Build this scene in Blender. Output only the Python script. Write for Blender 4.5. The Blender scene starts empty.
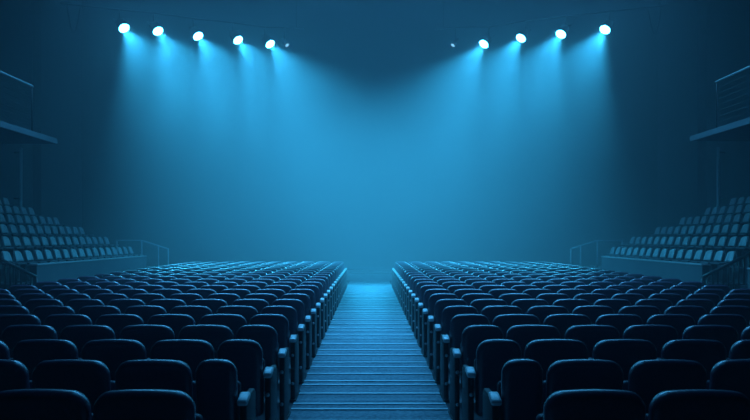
import bpy, bmesh, math, random
from mathutils import Vector, Matrix

sc = bpy.context.scene
COL = sc.collection
F = 654.0                      # focal length in pixels of the 750 px wide frame

# ------------------------------------------------------------------ camera
cam_data = bpy.data.cameras.new('camera')
cam_data.sensor_width = 36.0
cam_data.lens = 36.0 * F / 750.0
cam_data.shift_x = 5.5 / 750.0
cam_data.shift_y = 28.0 / 750.0
cam_data.clip_end = 200
cam = bpy.data.objects.new('camera', cam_data)
cam.location = (0, 0, 1.75)
cam.rotation_euler = (math.radians(90), 0, 0)
COL.objects.link(cam)
sc.camera = cam

# ------------------------------------------------------------------ world, exposure
world = bpy.data.worlds.new('world')
world.use_nodes = True
world.node_tree.nodes['Background'].inputs[0].default_value = (0.0, 0.004, 0.01, 1)
world.node_tree.nodes['Background'].inputs[1].default_value = 0.2
HAZE = 0.007                   # thin theatre haze that fills the hall
hv = world.node_tree.nodes.new('ShaderNodeVolumeScatter')
hv.inputs['Color'].default_value = (0.85, 0.93, 1.0, 1)
hv.inputs['Density'].default_value = HAZE
hv.inputs['Anisotropy'].default_value = 0.2
world.node_tree.links.new(hv.outputs[0], world.node_tree.nodes['World Output'].inputs['Volume'])
sc.world = world
vs = sc.view_settings
vs.view_transform = 'Standard'
vs.look = 'None'
vs.gamma = 1.0
vs.use_curve_mapping = False
vs.exposure = 0.0
sc.cycles.volume_bounces = 1
sc.cycles.max_bounces = 6
sc.cycles.diffuse_bounces = 3
sc.cycles.glossy_bounces = 3
sc.cycles.sample_clamp_indirect = 4.0
sc.cycles.use_denoising = True

BEAM = (0.038, 0.53, 1.0)
SPOT_W = 3900.0
SPOT_ANGLE = 56.0
RIM_FILL_W = 450.0
SEAT_FILL_W = 45.0


def area_light(name, loc, rot, size, size_y, power, color, spread=180):
    d = bpy.data.lights.new(name, 'AREA')
    d.shape = 'RECTANGLE'
    d.size = size
    d.size_y = size_y
    d.energy = power
    d.color = color
    d.spread = math.radians(spread)
    o = bpy.data.objects.new(name, d)
    o.location = loc
    o.rotation_euler = rot
    COL.objects.link(o)
    return o


# two added fill lights out of view, no fixtures: seat rims, near seats, aisle
area_light('added_rim_fill', (0, 14.5, 9.2), (math.radians(-22), 0, 0), 13.0, 1.0, RIM_FILL_W, (0.07, 0.46, 1.0), 85)
area_light('added_seat_fill', (0, 9.0, 8.2), (math.radians(-8), 0, 0), 3.0, 10.0, SEAT_FILL_W, (0.03, 0.40, 1.0), 95)


# ------------------------------------------------------------------ materials
def principled(name, color, rough=0.5, spec=0.5, metal=0.0, coat=0.0):
    m = bpy.data.materials.new(name)
    m.use_nodes = True
    b = m.node_tree.nodes['Principled BSDF']
    b.inputs['Base Color'].default_value = (*color, 1)
    b.inputs['Roughness'].default_value = rough
    b.inputs['Specular IOR Level'].default_value = spec
    b.inputs['Metallic'].default_value = metal
    b.inputs['Coat Weight'].default_value = coat
    return m


def noisy(name, c1, c2, scale, rough=0.6, spec=0.5, bump=0.0, detail=4.0, stretch=(1, 1, 1), metal=0.0):
    m = principled(name, c1, rough, spec, metal)
    nt = m.node_tree
    b = nt.nodes['Principled BSDF']
    tc = nt.nodes.new('ShaderNodeTexCoord')
    mp = nt.nodes.new('ShaderNodeMapping')
    mp.inputs['Scale'].default_value = stretch
    nz = nt.nodes.new('ShaderNodeTexNoise')
    nz.inputs['Scale'].default_value = scale
    nz.inputs['Detail'].default_value = detail
    rp = nt.nodes.new('ShaderNodeValToRGB')
    rp.color_ramp.elements[0].position = 0.35
    rp.color_ramp.elements[1].position = 0.65
    rp.color_ramp.elements[0].color = (*c1, 1)
    rp.color_ramp.elements[1].color = (*c2, 1)
    nt.links.new(tc.outputs['Object'], mp.inputs['Vector'])
    nt.links.new(mp.outputs['Vector'], nz.inputs['Vector'])
    nt.links.new(nz.outputs['Fac'], rp.inputs['Fac'])
    nt.links.new(rp.outputs['Color'], b.inputs['Base Color'])
    if bump:
        bp = nt.nodes.new('ShaderNodeBump')
        bp.inputs['Strength'].default_value = bump
        bp.inputs['Distance'].default_value = 0.01
        nt.links.new(nz.outputs['Fac'], bp.inputs['Height'])
        nt.links.new(bp.outputs['Normal'], b.inputs['Normal'])
    return m


def emitter(name, color, strength):
    m = bpy.data.materials.new(name)
    m.use_nodes = True
    nt = m.node_tree
    nt.nodes.clear()
    e = nt.nodes.new('ShaderNodeEmission')
    e.inputs['Color'].default_value = (*color, 1)
    e.inputs['Strength'].default_value = strength
    out = nt.nodes.new('ShaderNodeOutputMaterial')
    nt.links.new(e.outputs[0], out.inputs['Surface'])
    return m


M_LEATHER = noisy('seat_leather', (0.085, 0.042, 0.095), (0.100, 0.050, 0.115), 60, rough=0.42, spec=0.8, bump=0.08)
M_LEATHER.node_tree.nodes['Principled BSDF'].inputs['Coat Weight'].default_value = 1.0
M_LEATHER.node_tree.nodes['Principled BSDF'].inputs['Coat Roughness'].default_value = 0.27
M_CUSHION = noisy('seat_cushion', (0.035, 0.024, 0.055), (0.045, 0.030, 0.065), 90, rough=0.55, bump=0.15)
M_FRAME = noisy('seat_frame_metal', (0.012, 0.012, 0.018), (0.018, 0.018, 0.024), 40, rough=0.5, spec=0.3)
M_ARM = principled('armrest_dark', (0.015, 0.015, 0.02), 0.5)
M_CAP = noisy('armrest_cap_pale', (0.85, 0.87, 0.88), (0.92, 0.93, 0.94), 50, rough=0.35)
M_BOLT = principled('bolt_metal', (0.6, 0.62, 0.66), 0.3, metal=0.8)
M_FLOOR = noisy('floor_concrete', (0.05, 0.06, 0.08), (0.07, 0.08, 0.10), 3, rough=0.6, bump=0.05)
M_WALL = noisy('wall_paint', (0.04, 0.05, 0.065), (0.048, 0.058, 0.075), 1.2, rough=0.9, spec=0.2)
M_BACKWALL = noisy('stage_wall_cloth', (0.035, 0.042, 0.05), (0.042, 0.05, 0.058), 0.6, rough=1.0, spec=0.1)
M_CEIL = principled('ceiling_paint', (0.05, 0.06, 0.08), 0.9, 0.2)
M_STAGE = noisy('stage_board', (0.20, 0.22, 0.25), (0.24, 0.26, 0.30), 4, rough=0.6)
M_PARAPET = noisy('parapet_panel', (0.085, 0.095, 0.12), (0.10, 0.11, 0.135), 2, rough=0.7)
M_COPING = principled('parapet_coping', (0.38, 0.40, 0.44), 0.45)
M_TIER = noisy('tier_concrete', (0.05, 0.06, 0.08), (0.07, 0.08, 0.10), 5, rough=0.8)
M_SHELL = noisy('shell_seat_plastic', (0.42, 0.48, 0.54), (0.48, 0.54, 0.60), 8, rough=0.45)
M_SHELLLEG = principled('shell_seat_leg', (0.06, 0.07, 0.09), 0.5)
M_RAIL = principled('rail_steel', (0.45, 0.50, 0.55), 0.35, metal=0.4)
M_RAILDARK = principled('rail_dark_steel', (0.02, 0.022, 0.03), 0.4)
M_BALC = noisy('balcony_fascia', (0.20, 0.22, 0.25), (0.24, 0.26, 0.29), 3, rough=0.6)
M_LAMP = principled('lamp_housing', (0.02, 0.02, 0.025), 0.5)
M_LENS = emitter('lamp_lens', (0.07, 0.58, 1.0), 60.0)
M_LENSDIM = emitter('lamp_lens_dim', (0.25, 0.65, 1.0), 1.6)
M_NOSING = principled('nosing_strip', (0.60, 0.80, 0.85), 0.6)


def carpet_material():
    m = principled('aisle_carpet', (0.2, 0.22, 0.24), 0.85, 0.3)
    nt = m.node_tree
    b = nt.nodes['Principled BSDF']
    tc = nt.nodes.new('ShaderNodeTexCoord')
    # fine pile speckle
    n1 = nt.nodes.new('ShaderNodeTexNoise')
    n1.inputs['Scale'].default_value = 28
    n1.inputs['Detail'].default_value = 6
    nt.links.new(tc.outputs['Object'], n1.inputs['Vector'])
    # woven bands that run across the aisle
    mp = nt.nodes.new('ShaderNodeMapping')
    mp.inputs['Scale'].default_value = (0.15, 9.0, 1)
    n2 = nt.nodes.new('ShaderNodeTexNoise')
    n2.inputs['Scale'].default_value = 1.0
    n2.inputs['Detail'].default_value = 3
    nt.links.new(tc.outputs['Object'], mp.inputs['Vector'])
    nt.links.new(mp.outputs['Vector'], n2.inputs['Vector'])
    mix = nt.nodes.new('ShaderNodeMath')
    mix.operation = 'MULTIPLY_ADD'
    mix.inputs[1].default_value = 0.55
    nt.links.new(n2.outputs['Fac'], mix.inputs[0])
    half = nt.nodes.new('ShaderNodeMath')
    half.operation = 'MULTIPLY'
    half.inputs[1].default_value = 0.45
    nt.links.new(n1.outputs['Fac'], half.inputs[0])
    nt.links.new(half.outputs[0], mix.inputs[2])
    rp = nt.nodes.new('ShaderNodeValToRGB')
    rp.color_ramp.elements[0].position = 0.36
    rp.color_ramp.elements[1].position = 0.64
    rp.color_ramp.elements[0].color = (0.07, 0.13, 0.16, 1)
    rp.color_ramp.elements[1].color = (0.30, 0.42, 0.48, 1)
    nt.links.new(mix.outputs[0], rp.inputs['Fac'])
    nt.links.new(rp.outputs['Color'], b.inputs['Base Color'])
    bp = nt.nodes.new('ShaderNodeBump')
    bp.inputs['Strength'].default_value = 0.5
    bp.inputs['Distance'].default_value = 0.01
    nt.links.new(n1.outputs['Fac'], bp.inputs['Height'])
    nt.links.new(bp.outputs['Normal'], b.inputs['Normal'])
    return m


M_CARPET = carpet_material()


# ------------------------------------------------------------------ mesh helpers
def add_box(bm, x0, x1, y0, y1, z0, z1, bevel=0.0, seg=2, mat=None):
    r = bmesh.ops.create_cube(bm, size=1.0)
    vs_ = r['verts']
    for v in vs_:
        v.co = Vector(((x0 + x1) / 2 + v.co.x * (x1 - x0), (y0 + y1) / 2 + v.co.y * (y1 - y0), (z0 + z1) / 2 + v.co.z * (z1 - z0)))
    if bevel:
        es = list({e for v in vs_ for e in v.link_edges})
        r2 = bmesh.ops.bevel(bm, geom=es, offset=bevel, segments=seg, affect='EDGES', profile=0.5)
        vs_ = list({v for f in r2['faces'] for v in f.verts} | {v for v in vs_ if v.is_valid})
    if mat is not None:
        for v in vs_:
            v.co = mat @ v.co
    return vs_


def add_tube(bm, pts, r, n=10):
    """A round bar through the points pts, closed at both ends."""
    pts = [Vector(p) for p in pts]
    rings = []
    for i, p in enumerate(pts):
        if i == 0:
            d = pts[1] - p
        elif i == len(pts) - 1:
            d = p - pts[i - 1]
        else:
            d = (pts[i + 1] - p).normalized() + (p - pts[i - 1]).normalized()
        d.normalize()
        up = Vector((0, 0, 1)) if abs(d.z) < 0.9 else Vector((0, 1, 0))
        a = d.cross(up).normalized()
        b = d.cross(a)
        rings.append([bm.verts.new(p + a * r * math.cos(2 * math.pi * k / n) + b * r * math.sin(2 * math.pi * k / n)) for k in range(n)])
    for q in range(len(rings) - 1):
        for k in range(n):
            f = bm.faces.new((rings[q][k], rings[q][(k + 1) % n], rings[q + 1][(k + 1) % n], rings[q + 1][k]))
            f.smooth = True
    bm.faces.new(list(reversed(rings[0])))
    bm.faces.new(rings[-1])


def add_lathe(bm, prof, n=24, close=True):
    """Surface of revolution around local Z, prof = [(radius, z), ...]."""
    rings = []
    for r, z in prof:
        rings.append([bm.verts.new((r * math.cos(2 * math.pi * k / n), r * math.sin(2 * math.pi * k / n), z)) for k in range(n)])
    for q in range(len(rings) - 1):
        for k in range(n):
            f = bm.faces.new((rings[q][k], rings[q][(k + 1) % n], rings[q + 1][(k + 1) % n], rings[q + 1][k]))
            f.smooth = True
    if close:
        bm.faces.new(list(reversed(rings[0])))
        bm.faces.new(rings[-1])


def finish(name, bm, mat, parent=None, loc=None):
    bmesh.ops.recalc_face_normals(bm, faces=bm.faces)
    me = bpy.data.meshes.new(name)
    bm.to_mesh(me)
    bm.free()
    me.materials.append(mat)
    o = bpy.data.objects.new(name, me)
    COL.objects.link(o)
    if parent:
        o.parent = parent
    if loc:
        o.location = loc
    return o


def box_obj(name, dims, mat, parent=None, bevel=0.0):
    bm = bmesh.new()
    add_box(bm, *dims, bevel=bevel)
    return finish(name, bm, mat, parent)


def tag(o, label=None, cat=None, group=None, kind=None):
    if label:
        o['label'] = label
    if cat:
        o['category'] = cat
    if group:
        o['group'] = group
    if kind:
        o['kind'] = kind
    return o


def empty(name, loc=(0, 0, 0), rz=0.0):
    o = bpy.data.objects.new(name, None)
    o.location = loc
    o.rotation_euler = (0, 0, rz)
    COL.objects.link(o)
    return o


def copy_tree(o, parent=None):
    c = o.copy()
    COL.objects.link(c)
    c.parent = parent
    for ch in o.children:
        copy_tree(ch, c)
    return c


def delete_tree(o):
    for ch in list(o.children):
        delete_tree(ch)
    bpy.data.objects.remove(o)


ORD = ['first', 'second', 'third', 'fourth', 'fifth', 'sixth', 'seventh', 'eighth', 'ninth', 'tenth', 'eleventh', 'twelfth',
       'thirteenth', 'fourteenth', 'fifteenth', 'sixteenth', 'seventeenth', 'eighteenth', 'nineteenth', 'twentieth',
       'twenty-first', 'twenty-second', 'twenty-third', 'twenty-fourth', 'twenty-fifth']

# ------------------------------------------------------------------ room shell
WX = 13.2      # side walls
WY0, WY1 = -4.0, 30.0
CEIL = 15.8


def structure(name, dims, mat, label, bevel=0.0):
    o = box_obj(name, dims, mat, bevel=bevel)
    return tag(o, label=label, cat='wall' if 'wall' in name else name.split('_')[0], kind='structure')


structure('floor', (-WX, WX, WY0, WY1, -0.2, 0.0), M_FLOOR, 'dark auditorium floor under the rows of seats')
structure('ceiling', (-WX, WX, WY0, WY1, CEIL, CEIL + 0.2), M_CEIL, 'dark ceiling high above the stage lamps')
structure('wall_back', (-WX, WX, WY1, WY1 + 0.2, -0.2, CEIL + 0.2), M_BACKWALL, 'hazy blue wall behind the stage, facing the seats')
structure('wall_left', (-WX - 0.2, -WX, WY0, WY1 + 0.2, -0.2, CEIL + 0.2), M_WALL, 'dark side wall beyond the left tiered stand')
structure('wall_right', (WX, WX + 0.2, WY0, WY1 + 0.2, -0.2, CEIL + 0.2), M_WALL, 'dark side wall beyond the right tiered stand')
structure('wall_rear', (-WX - 0.2, WX + 0.2, WY0 - 0.2, WY0, -0.2, CEIL + 0.2), M_WALL, 'dark wall behind the last row of seats')

# low stage along the far wall, with a darker front riser
stage = box_obj('stage_platform', (-12.0, 12.0, 26.62, WY1 - 0.01, 0.0, 0.30), M_STAGE)
tag(stage, 'low wide stage platform at the far end of the aisle', 'stage')
box_obj('stage_edge', (-12.0, 12.0, 26.56, 26.70, 0.30, 0.34), M_PARAPET, stage, bevel=0.008)

# wall pilasters that make the faint vertical edges beyond the stands
for s in (-1, 1):
    side = 'left' if s < 0 else 'right'
    for yy in (25.6,):
        x0, x1 = sorted((s * (WX - 0.35), s * WX))
        tag(box_obj('trim_%d' % (1 if s < 0 else 2), (x0, x1, yy, yy + 0.7, 0, CEIL), M_WALL, bevel=0.02),
            'flat dark pilaster on the %s side wall behind the stand' % side, 'pilaster', kind='structure')
    bm = bmesh.new()
    add_tube(bm, [(s * 12.95, 24.3, 0.0), (s * 12.95, 24.3, 5.1)], 0.05, 10)
    o = finish('wall_pipe', bm, M_RAIL)
    tag(o, 'thin vertical pipe rising behind the top rows of the %s stand' % side, 'pipe', 'wall pipes')
    for zz in (1.5, 3.2, 4.9):
        box_obj('bracket', (*sorted((s * 12.97, s * WX)), 24.26, 24.34, zz, zz + 0.05), M_RAILDARK, o)

# ------------------------------------------------------------------ aisle
carpet = box_obj('aisle_carpet', (-0.80, 0.80, 1.5, 26.56, 0.0, 0.012), M_CARPET)
tag(carpet, 'pale blue striped carpet running down the centre aisle to the stage', 'carpet')
ys = [6.60, 6.81, 7.26, 7.69, 7.90, 8.32, 8.75, 9.08, 9.67, 10.10, 10.65, 11.25]
yy = 11.25
rng = random.Random(4)
while yy < 26.0:
    yy += rng.choice((0.36, 0.44, 0.52, 0.60))
    ys.append(yy)
ys = [6.60 - 0.436 * k for k in range(1, 9)] + ys
for yv in ys:
    if yv > 26.3:
        continue
    box_obj('nosing_strip', (-0.795, 0.795, yv, yv + 0.05, 0.012, 0.024), M_NOSING, carpet, bevel=0.003)


# ------------------------------------------------------------------ auditorium seats
def back_bm(w, z0=0.30, z1=0.938):
    """Padded seat back: rounded outline with a softly arched top and a fully rounded rim. Local origin at floor below the top edge."""
    hw = w / 2
    t, r = 0.100, 0.046
    rc = min(0.095, hw * 0.55)
    rb = 0.05
    out = []

    def arc(cx, cz, rad, a0, a1, n):
        for k in range(n + 1):
            a = a0 + (a1 - a0) * k / n
            out.append((cx + rad * math.cos(a), cz + rad * math.sin(a)))
    arc(hw - rc, z1 - rc, rc, 0, math.pi / 2, 8)
    m = 6
    for k in range(1, m):
        out.append((hw - rc - (2 * hw - 2 * rc) * k / m, z1))
    arc(-hw + rc, z1 - rc, rc, math.pi / 2, math.pi, 8)
    arc(-hw + rb, z0 + rb, rb, math.pi, 1.5 * math.pi, 4)
    arc(hw - rb, z0 + rb, rb, 1.5 * math.pi, 2 * math.pi, 4)
    pts = []
    for x, z in out:
        if z > z1 - rc * 1.3:
            z -= 0.018 * (x / hw) ** 2
        pts.append((x, z))
    cx, cz = 0.0, (z0 + z1) / 2
    n = len(pts)
    nrm = []
    for i in range(n):
        ax, az = pts[i - 1]
        bx, bz = pts[(i + 1) % n]
        dx, dz = bx - ax, bz - az
        L = math.hypot(dx, dz) or 1
        nrm.append((dz / L, -dx / L))
    bm = bmesh.new()
    rings = []
    prof = [(r + 0.02, -t / 2)]
    for k in range(9):
        a = math.pi * k / 8
        prof.append((r * (1 - math.sin(a)), -t / 2 + r * (1 - math.cos(a)) if a <= math.pi / 2 else t / 2 - r * (1 + math.cos(a))))
    prof.append((r + 0.02, t / 2))
    for inset, y in prof:
        ring = []
        for (x, z), (nx, nz) in zip(pts, nrm):
            px, pz = x - nx * inset, z - nz * inset
            lean = (z1 - pz) * 0.11
            # gentle hollow of the padded panel
            ring.append(bm.verts.new((px, y + t / 2 + lean, pz)))
        rings.append(ring)
    for q in range(len(rings) - 1):
        for i in range(n):
            f = bm.faces.new((rings[q][i], rings[q][(i + 1) % n], rings[q + 1][(i + 1) % n], rings[q + 1][i]))
            f.smooth = True
    bm.faces.new(list(reversed(rings[0])))
    bm.faces.new(rings[-1])
    return bm


def rounded_box_bm(x0, x1, y0, y1, z0, z1, bev, mat=None, seg=3):
    bm = bmesh.new()
    add_box(bm, x0, x1, y0, y1, z0, z1, bevel=bev, seg=seg, mat=mat)
    for f in bm.faces:
        f.smooth = True
    return bm


def make_seat(w, aisle=0, outer=1):
    """w = width of the place; aisle = -1 / +1 gives the side (local x) that faces the aisle, 0 for a seat inside the row."""
    root = empty('auditorium_seat')
    bw = w - 0.040
    bx = 0.0 if aisle else -outer * 0.016
    finish('backrest', back_bm(bw), M_LEATHER, root).location.x = bx
    # tipped-up cushion in front of the back
    hw = bw / 2 - 0.02
    tilt = Matrix.Translation((0, 0.17, 0.40)) @ Matrix.Rotation(math.radians(-12), 4, 'X')
    finish('seat_cushion', rounded_box_bm(-hw, hw, 0.0, 0.11, -0.08, 0.36, 0.035, tilt), M_CUSHION, root).location.x = bx
    # side frame with its foot, under the armrest on the outer side
    for sx in ((outer,) if aisle == 0 else (-aisle,)):
        x = sx * (w / 2 - 0.018)
        bm = rounded_box_bm(x - 0.017, x + 0.017, 0.08, 0.40, 0.02, 0.57, 0.012, seg=2)
        add_box(bm, x - 0.016, x + 0.016, 0.04, 0.46, 0.0, 0.025, bevel=0.006)
        finish('side_frame', bm, M_FRAME, root)
        finish('armrest', rounded_box_bm(x - 0.016, x + 0.016, 0.12, 0.40, 0.56, 0.595, 0.012), M_ARM, root)
    if aisle:
        x = aisle * (bw / 2 + 0.046)
        # tall closed end panel
        bm = bmesh.new()
        add_box(bm, x - 0.024, x + 0.024, 0.015, 0.40, 0.02, 0.655, bevel=0.02, seg=3)
        for f in bm.faces:
            f.smooth = True
        add_box(bm, x - 0.034, x + 0.034, 0.0, 0.44, 0.0, 0.03, bevel=0.006)
        ep = finish('end_panel', bm, M_FRAME, root)
        for zb in (0.20, 0.50):
            bm = bmesh.new()
            add_lathe(bm, [(0.017, 0), (0.017, 0.008), (0.010, 0.014), (0.002, 0.015)], 12)
            b = finish('bolt', bm, M_BOLT, ep, (x, 0.013, zb))
            b.rotation_euler = (math.radians(90), 0, 0)
        finish('armrest', rounded_box_bm(x - 0.024, x + 0.024, 0.10, 0.36, 0.645, 0.675, 0.014), M_ARM, root)
        cap = finish('armrest_cap', rounded_box_bm(-0.036, 0.036, -0.07, 0.07, -0.022, 0.022, 0.016, Matrix.Translation((x, 0.05, 0.672)) @ Matrix.Rotation(math.radians(14), 4, 'X')), M_CAP, root)
        cap['label'] = 'pale rounded end of the armrest'
    return root


ROW_Y0, ROW_DY, N_ROWS = 3.46, 0.873, 23
N_SINGLE_ROWS = 18
E1 = {0: 0.918, 1: 0.869, 2: 0.839, 3: 0.844, 4: 0.845}
E2 = {1: 1.187, 2: 1.244, 3: 1.276, 4: 1.31}

protos = {}


def proto(w, aisle, outer):
    key = (round(w, 3), aisle, outer)
    if key not in protos:
        protos[key] = make_seat(w, aisle, outer)
    return protos[key]


far = []       # (prototype, x, y) of the seats in the most distant rows
used = set()
rj = random.Random(11)
for k in range(N_ROWS):
    y = ROW_Y0 + ROW_DY * k
    half_view = 381.0 / F * y + 0.05
    e1 = E1.get(k, 0.85)
    e2 = E2.get(k, 1.335)
    pitch = 0.585 if k == 0 else 0.553
    for s in (-1, 1):
        spots = []
        if k == 0:
            x = e1
        else:
            spots.append(((e1 + e2) / 2, e2 - e1, True))
            x = e2
        n_in = 9
        for i in range(n_in):
            if x > half_view or x > 6.3:
                break
            spots.append((x + pitch / 2, pitch, False))
            x += pitch
        for i, (cx, w, is_aisle) in enumerate(spots):
            # left block: the aisle lies towards +x
            p = proto(w, -s if (is_aisle or (k == 0 and i == 0)) else 0, s)
            if k >= N_SINGLE_ROWS:
                far.append((p, s * cx, y))
                continue
            o = copy_tree(p)
            o.name = 'auditorium_seat'
            o.location = (s * cx, y + rj.uniform(-0.008, 0.008), 0)
            o.rotation_euler = (0, 0, math.radians(rj.uniform(-0.5, 0.5)))
            block = 'left' if s < 0 else 'right'
            desc = 'dark padded seat with pale armrest end' if is_aisle else 'dark padded seat'
            if is_aisle:
                lab = '%s beside the aisle, %s row, %s block' % (desc, ORD[k], block)
            elif k == 0 and i == 0:
                lab = 'large dark padded seat nearest the aisle, %s row, %s block' % (ORD[k], block)
            else:
                lab = '%s, %s from the aisle in the %s row, %s block' % (desc, ORD[i], ORD[k], block)
            tag(o, lab, 'seat', 'dark padded seats in the %s block' % block)

# the farthest rows, seen only as a dense field of seat tops
bm = bmesh.new()
mats = [M_LEATHER, M_CUSHION, M_FRAME, M_ARM, M_CAP, M_BOLT]
bpy.context.view_layer.update()
mesh_cache = {}
for p, px, py in far:
    stack = [(ch, Matrix.Identity(4)) for ch in p.children]
    while stack:
        ch, base = stack.pop()
        mt = base @ ch.matrix_basis
        nv, nf = len(bm.verts), len(bm.faces)
        bm.from_mesh(ch.data)
        bm.verts.ensure_lookup_table()
        bm.faces.ensure_lookup_table()
        tr = Matrix.Translation((px, py, 0)) @ mt
        for v in bm.verts[nv:]:
            v.co = tr @ v.co
        mi = mats.index(ch.data.materials[0])
        for f in bm.faces[nf:]:
            f.material_index = mi
        stack.extend((c2, mt) for c2 in ch.children)
me = bpy.data.meshes.new('distant_seat_rows')
bm.to_mesh(me)
bm.free()
for m in mats:
    me.materials.append(m)
fo = bpy.data.objects.new('distant_seat_rows', me)
COL.objects.link(fo)
tag(fo, 'hazy far rows of dark padded seats just in front of the stage', 'seat rows', 'dark padded seats in the far rows', kind='stuff')
for p in protos.values():
    delete_tree(p)

# ------------------------------------------------------------------ tiered side stands
N_TIER, T0, RISE, DEPTH = 7, 0.75, 0.33, 0.85
SX = 7.35            # inner face of the first tier
SY0, SY1 = 9.0, 22.4
GAP0, GAP1 = 12.45, 14.15


def tier_profile(s, y0, y1, i0, i1, bm):
    for i in range(i0, i1):
        x0, x1 = sorted((s * (SX + DEPTH * i), s * (SX + DEPTH * (i + 1) if i < i1 - 1 or i1 < N_TIER else WX)))
        add_box(bm, x0, x1, y0, y1, 0.0, T0 + RISE * i)


def make_shell_seat():
    """Small moulded seat; faces local -Y... its back stands at +Y side."""
    root = empty('shell_chair')
    bm = bmesh.new()
    # back: curved shell 0.40 wide
    n, m, t = 8, 6, 0.03
    def P(u, v, off):
        x = (u - 0.5) * 0.29 * (1 - 0.10 * v * v)
        z = 0.47 + 0.24 * v - 0.05 * (2 * u - 1) ** 4 * v
        y = 0.16 + 0.06 * v - 0.05 * (2 * u - 1) ** 2 + off
        return (x, y, z)
    g = {}
    for a in range(n + 1):
        for b in range(m + 1):
            for c, off in ((0, 0), (1, t)):
                g[a, b, c] = bm.verts.new(P(a / n, b / m, off))
    for a in range(n):
        for b in range(m):
            for c in (0, 1):
                f = bm.faces.new([g[a, b, c], g[a + 1, b, c], g[a + 1, b + 1, c], g[a, b + 1, c]])
                f.smooth = True
    for a in range(n):
        bm.faces.new([g[a, 0, 0], g[a + 1, 0, 0], g[a + 1, 0, 1], g[a, 0, 1]])
        bm.faces.new([g[a, m, 0], g[a + 1, m, 0], g[a + 1, m, 1], g[a, m, 1]])
    for b in range(m):
        bm.faces.new([g[0, b, 0], g[0, b + 1, 0], g[0, b + 1, 1], g[0, b, 1]])
        bm.faces.new([g[n, b, 0], g[n, b + 1, 0], g[n, b + 1, 1], g[n, b, 1]])
    finish('backrest', bm, M_SHELL, root)
    finish('seat_pan', rounded_box_bm(-0.18, 0.18, -0.20, 0.17, 0.405, 0.45, 0.018), M_SHELLLEG, root)
    bm = bmesh.new()
    add_box(bm, -0.03, 0.03, -0.02, 0.10, 0.02, 0.41, bevel=0.006)
    add_box(bm, -0.09, 0.09, -0.06, 0.14, 0.0, 0.02, bevel=0.004)
    finish('pedestal', bm, M_SHELLLEG, root)
    return root


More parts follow.
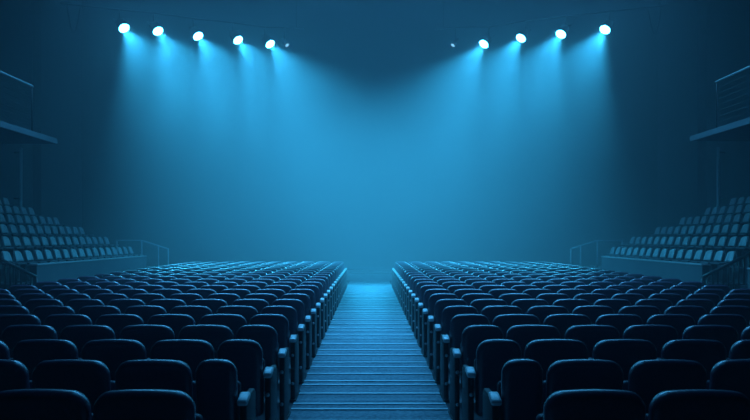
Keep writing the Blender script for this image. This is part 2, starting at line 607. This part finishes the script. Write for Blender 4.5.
shell = make_shell_seat()
for s in (-1, 1):
    side = 'left' if s < 0 else 'right'
    bm = bmesh.new()
    tier_profile(s, SY0, SY1, 1, N_TIER, bm)
    tier_profile(s, GAP1, SY1, 0, 1, bm)
    tier_profile(s, SY0, GAP0, 0, 1, bm)
    st = finish('tiered_stand', bm, M_TIER)
    tag(st, 'dark stepped platform carrying the rows of seats along the %s wall' % side, 'stand', kind='structure')
    # parapet with pale coping
    x0, x1 = sorted((s * 7.20, s * 7.35))
    pr = empty('parapet_wall', (s * 7.2, GAP1, 0))
    tag(pr, 'smooth blue parapet wall with a pale top in front of the %s stand' % side, 'parapet', kind='structure')
    for (a, b) in ((GAP1, 21.1 if s < 0 else 20.3), (SY0, GAP0)):
        p = box_obj('wall_panel', (x0 - s * 7.2, x1 - s * 7.2, a - GAP1, b - GAP1, 0, 1.155), M_PARAPET, pr)
        x2, x3 = sorted((-s * 0.02, s * 0.17))
        box_obj('coping', (x2, x3, a - GAP1, b - GAP1, 1.155, 1.185), M_COPING, p, bevel=0.006)
    # the seats, fronts turned to the middle of the hall
    for i in range(6):
        x = SX + DEPTH * i + 0.52
        z = T0 + RISE * i
        y = 22.1 if i else (22.0 if s < 0 else 21.6)
        j = 0
        while True:
            ymin = 14.35 if i == 0 else 12.2
            if y < ymin or x > 381.0 / F * y + 0.1:
                break
            o = copy_tree(shell)
            o.name = 'shell_chair'
            o.location = (s * x, y, z)
            o.rotation_euler = (0, 0, math.radians(-90 * s + rj.uniform(-2, 2)))
            tag(o, 'pale shell seat, %s row up the %s stand, %s from its stage end' % (ORD[i], side, ORD[j]), 'seat',
                'pale shell seats on the %s stand' % side)
            y -= 0.47
            j += 1
    # near stairs in the parapet gap, with dark balustrade
    bm = bmesh.new()
    for q in range(4):
        a, b = sorted((s * (7.0 + 0.3 * q), s * (7.0 + 0.3 * (q + 1))))
        add_box(bm, a, b, GAP0 + 0.02, GAP1 - 0.20, 0.0, 0.1875 * (q + 1))
    st = finish('stand_steps', bm, M_TIER)
    tag(st, 'short flight of steps up into the near end of the %s stand' % side, 'steps')
    rail = empty('stair_railing', (s * 7.15, 14.05, 0))
    tag(rail, 'dark sloping railing with close upright bars at the near end of %s stand' % side, 'railing', 'stand railings')
    L, z0, sl = 1.35, 0.905, 0.50
    bm = bmesh.new()
    add_tube(bm, [(0, 0, z0), (s * L, 0, z0 + sl * L)], 0.036, 10)
    finish('handrail', bm, M_RAILDARK, rail)
    bm = bmesh.new()
    add_tube(bm, [(0, 0, 0), (0, 0, z0)], 0.026, 10)
    finish('post', bm, M_RAILDARK, rail)
    bm = bmesh.new()
    add_tube(bm, [(s * L, 0, 0.75), (s * L, 0, z0 + sl * L)], 0.026, 10)
    finish('post', bm, M_RAILDARK, rail)
    for q in range(1, 12):
        xx = L * q / 12
        bm = bmesh.new()
        add_tube(bm, [(s * xx, 0, max(0.1875 * min(4, int((xx + 0.15) / 0.3 + 1)) - 0.0, 0)), (s * xx, 0, z0 + sl * xx)], 0.020, 8)
        finish('baluster', bm, M_RAILDARK, rail)
    # far stairs at the stage end, with a thin pale railing
    bm = bmesh.new()
    for q in range(4):
        a, b = sorted((s * (7.05 + 0.28 * q), s * (7.05 + 0.28 * (q + 1) if q < 3 else 8.9)))
        add_box(bm, a, b, SY1 + 0.02, SY1 + 1.1, 0.0, 0.1875 * (q + 1))
    st = finish('stand_steps', bm, M_TIER)
    tag(st, 'short flight of steps at the stage end of the %s stand' % side, 'steps')
    rail = empty('stair_railing', (s * 6.97, SY1 + 0.25, 0))
    tag(rail, 'thin pale handrail on slim posts at the stage end of %s stand' % side, 'railing', 'stand railings')
    bm = bmesh.new()
    add_tube(bm, [(0, 0, 1.37), (s * 0.92, 0, 1.66), (s * 1.8, 0, 1.66)], 0.028, 10)
    finish('handrail', bm, M_RAIL, rail)
    for xx in (0.0, 0.34, 0.92, 1.78):
        zz = 1.37 + 0.29 * min(1, xx / 0.92)
        gz = 0.0 if xx < 0.08 else 0.1875 * min(4, int((xx - 0.08) / 0.28) + 1)
        bm = bmesh.new()
        add_tube(bm, [(s * xx, 0, gz), (s * xx, 0, zz)], 0.024, 10)
        finish('post', bm, M_RAIL, rail)
    # balcony above, with its guard rail
    x0, x1 = sorted((s * 7.20, s * WX))
    dy = 0.4 if s > 0 else 0.0
    bal = empty('balcony', (s * 7.2, 15.1 - dy, 3.91))
    tag(bal, 'balcony with pale edge jutting over the near part of the %s stand' % side, 'balcony', kind='structure')
    a, b = sorted((s * 0.03, s * (WX - 7.2)))
    box_obj('balcony_slab', (a, b, -7.1, -0.03, 0.01, 0.13), M_TIER, bal)
    a, b = sorted((0.0, s * 0.03))
    box_obj('balcony_edge', (a, b, -7.1, 0.0, 0.01, 0.13), M_BALC, bal, bevel=0.004)
    a, b = sorted((s * 0.03, s * (WX - 7.2)))
    gr = empty('guard_rail', (s * 7.26, 14.1 - dy, 4.04))
    tag(gr, 'slim metal guard rail with stretched wires on the %s balcony' % side, 'guard rail', 'balcony guard rails')
    bm = bmesh.new()
    add_tube(bm, [(0, 0, 0.98), (0, -6.0, 0.98)], 0.022, 10)
    finish('handrail', bm, M_RAIL, gr)
    for yy in (-0.03, -1.3, -2.8, -4.3, -5.8):
        bm = bmesh.new()
        add_tube(bm, [(0, yy, 0.0), (0, yy, 0.98)], 0.022 if yy != -0.03 else 0.012, 10)
        finish('post', bm, M_RAIL if yy != -0.03 else M_RAILDARK, gr)
    for q in range(7):
        bm = bmesh.new()
        add_tube(bm, [(0, 0, 0.12 + 0.12 * q), (0, -6.0, 0.12 + 0.12 * q)], 0.004, 6)
        finish('wire', bm, M_RAILDARK, gr)
delete_tree(shell)


# ------------------------------------------------------------------ stage lamps
def at(px, py, Y):
    return Vector(((px - 369.5) * Y / F, Y, 1.75 + (238.0 - py) * Y / F))


def make_lamp(small=False):
    """Round theatre lamp, lens towards local -Z, origin at the lens."""
    k = 0.45 if small else 1.0
    root = empty('stage_lamp')
    bm = bmesh.new()
    add_lathe(bm, [(0.188 * k, -0.03), (0.205 * k, -0.03), (0.205 * k, 0.10), (0.19 * k, 0.14), (0.19 * k, 0.34), (0.12 * k, 0.42), (0.03 * k, 0.43)], 28, close=False)
    finish('housing', bm, M_LAMP, root)
    bm = bmesh.new()
    add_lathe(bm, [(0.001, -0.045 * k), (0.08 * k, -0.036 * k), (0.14 * k, -0.022 * k), (0.185 * k, 0.0), (0.18 * k, 0.02), (0.001, 0.021)], 28, close=False)
    finish('lens', bm, M_LENSDIM if small else M_LENS, root)
    bm = bmesh.new()
    add_tube(bm, [(-0.26 * k, 0, 0.12), (-0.26 * k, 0, 0.48 * k), (0.26 * k, 0, 0.48 * k), (0.26 * k, 0, 0.12)], 0.016, 8)
    finish('yoke', bm, M_LAMP, root)
    return root


big, little = make_lamp(), make_lamp(True)
LEFT = [(124, 28, 24.0), (158, 31, 24.35), (198, 36, 24.9), (238, 40, 25.4), (270, 44, 26.0)]
RIGHT = [(484, 44, 26.0), (521, 38, 25.2), (561, 34, 24.7), (605, 29.5, 24.1)]
PLACE = ['outermost', 'second', 'third', 'fourth', 'innermost']


def aim(o, d):
    o.rotation_euler = (-Vector(d)).to_track_quat('Z', 'Y').to_euler()


FORWARD, INWARD = 0.60, 0.43


def hang(px, py, Y, s, label, src):
    p = at(px, py, Y)
    lamp = copy_tree(src)
    lamp.name = 'stage_lamp'
    lamp.location = p
    d = Vector((-s * (abs(p.x) / p.y * FORWARD + INWARD + 0.06 * math.exp(-(9.0 - abs(p.x)) * 1.2) + 0.035 * (9.0 - abs(p.x))), -FORWARD, -1.0)).normalized()
    aim(lamp, d)
    tag(lamp, label, 'stage lamp', 'stage lamps on the %s bar' % ('left' if s < 0 else 'right'))
    bpy.context.view_layer.update()
    # clamp from the yoke up to the bar, in the lamp's own space
    inv = lamp.matrix_basis.inverted()
    top = p - d * (0.46 if src is big else 0.22)
    bm = bmesh.new()
    add_tube(bm, [inv @ top, inv @ Vector((top.x, top.y, p.z + 0.72))], 0.022, 8)
    finish('hanging_clamp', bm, M_LAMP, lamp)
    if src is big:
        l = bpy.data.lights.new('beam', 'SPOT')
        l.energy = SPOT_W
        l.color = BEAM
        l.spot_size = math.radians(SPOT_ANGLE)
        l.spot_blend = 0.7
        l.shadow_soft_size = 0.09
        lo = bpy.data.objects.new('beam', l)
        COL.objects.link(lo)
        lo.parent = lamp
        lo.location = (0, 0, -0.07)
    return (top.x, top.y, p.z + 0.74)


bars = {-1: [], 1: []}
for i, (px, py, Y) in enumerate(LEFT):
    bars[-1].append(hang(px, py, Y, -1, 'bright white stage lamp, %s of the five on the left' % PLACE[i] if i < 4 else
                         'bright white stage lamp, innermost of the five on the left', big))
for i, (px, py, Y) in enumerate(RIGHT):
    nm = ['innermost', 'second from the middle', 'second from outside', 'outermost'][i]
    bars[1].append(hang(px, py, Y, 1, 'bright white stage lamp, %s of the four on the right' % nm, big))
bars[-1].append(hang(287, 45, 26.2, -1, 'tiny dim stage lamp inward of the five bright left lamps', little))
bars[1].insert(0, hang(453, 45, 26.2, 1, 'tiny dim stage lamp inward of the four bright right lamps', little))
delete_tree(big)
delete_tree(little)
for s in (-1, 1):
    pts = sorted(bars[s], key=lambda p: p[0])
    a, b = Vector(pts[0]), Vector(pts[-1])
    d = (b - a).normalized()
    pts = [a - d * (2.0 if s < 0 else 0.8)] + [Vector(p) for p in pts] + [b + d * (2.0 if s > 0 else 0.8)]
    bm = bmesh.new()
    add_tube(bm, pts, 0.03, 10)
    bar = finish('lamp_bar', bm, M_LAMP)
    tag(bar, 'dark bar carrying the %s group of stage lamps' % ('left' if s < 0 else 'right'), 'lamp bar', 'lamp bars')
    for p in (pts[0] + d * 0.3, pts[-1] - d * 0.3):
        bm = bmesh.new()
        add_tube(bm, [p, (p.x, p.y, CEIL - 0.01)], 0.012, 8)
        finish('suspension_cable', bm, M_LAMP, bar)
    # slack loop of cable hanging off the outer end of the bar
    e = pts[0] + d * 0.45 if s < 0 else pts[-1] - d * 0.45
    bm = bmesh.new()
    add_tube(bm, [e + Vector((-s * 0.25 + s * 0.5 * q / 10, 0, -1.0 * math.sin(math.pi * q / 10))) for q in range(11)], 0.016, 8)
    finish('cable_loop', bm, M_FRAME, bar)


# ------------------------------------------------------------------ haze: thin over the seats, denser towards the stage
def haze_box(dims, density, label):
    bm = bmesh.new()
    add_box(bm, *dims)
    m = bpy.data.materials.new('haze')
    o = finish('haze', bm, m)
    m.use_nodes = True
    nt = m.node_tree
    nt.nodes.clear()
    v = nt.nodes.new('ShaderNodeVolumeScatter')
    v.inputs['Color'].default_value = (0.85, 0.93, 1.0, 1)
    v.inputs['Density'].default_value = density
    v.inputs['Anisotropy'].default_value = 0.2
    out = nt.nodes.new('ShaderNodeOutputMaterial')
    nt.links.new(v.outputs[0], out.inputs['Volume'])
    tag(o, label, 'haze', kind='stuff')


haze_box((-WX + 0.01, WX - 0.01, 11.0, WY1 - 0.01, 0.001, 12.8), 0.010, 'thin blue haze over the far half of the hall')
haze_box((-10.6, 10.6, 17.0, WY1 - 0.02, 0.31, 12.0), 0.024, 'denser blue haze in the lamp beams before the stage')
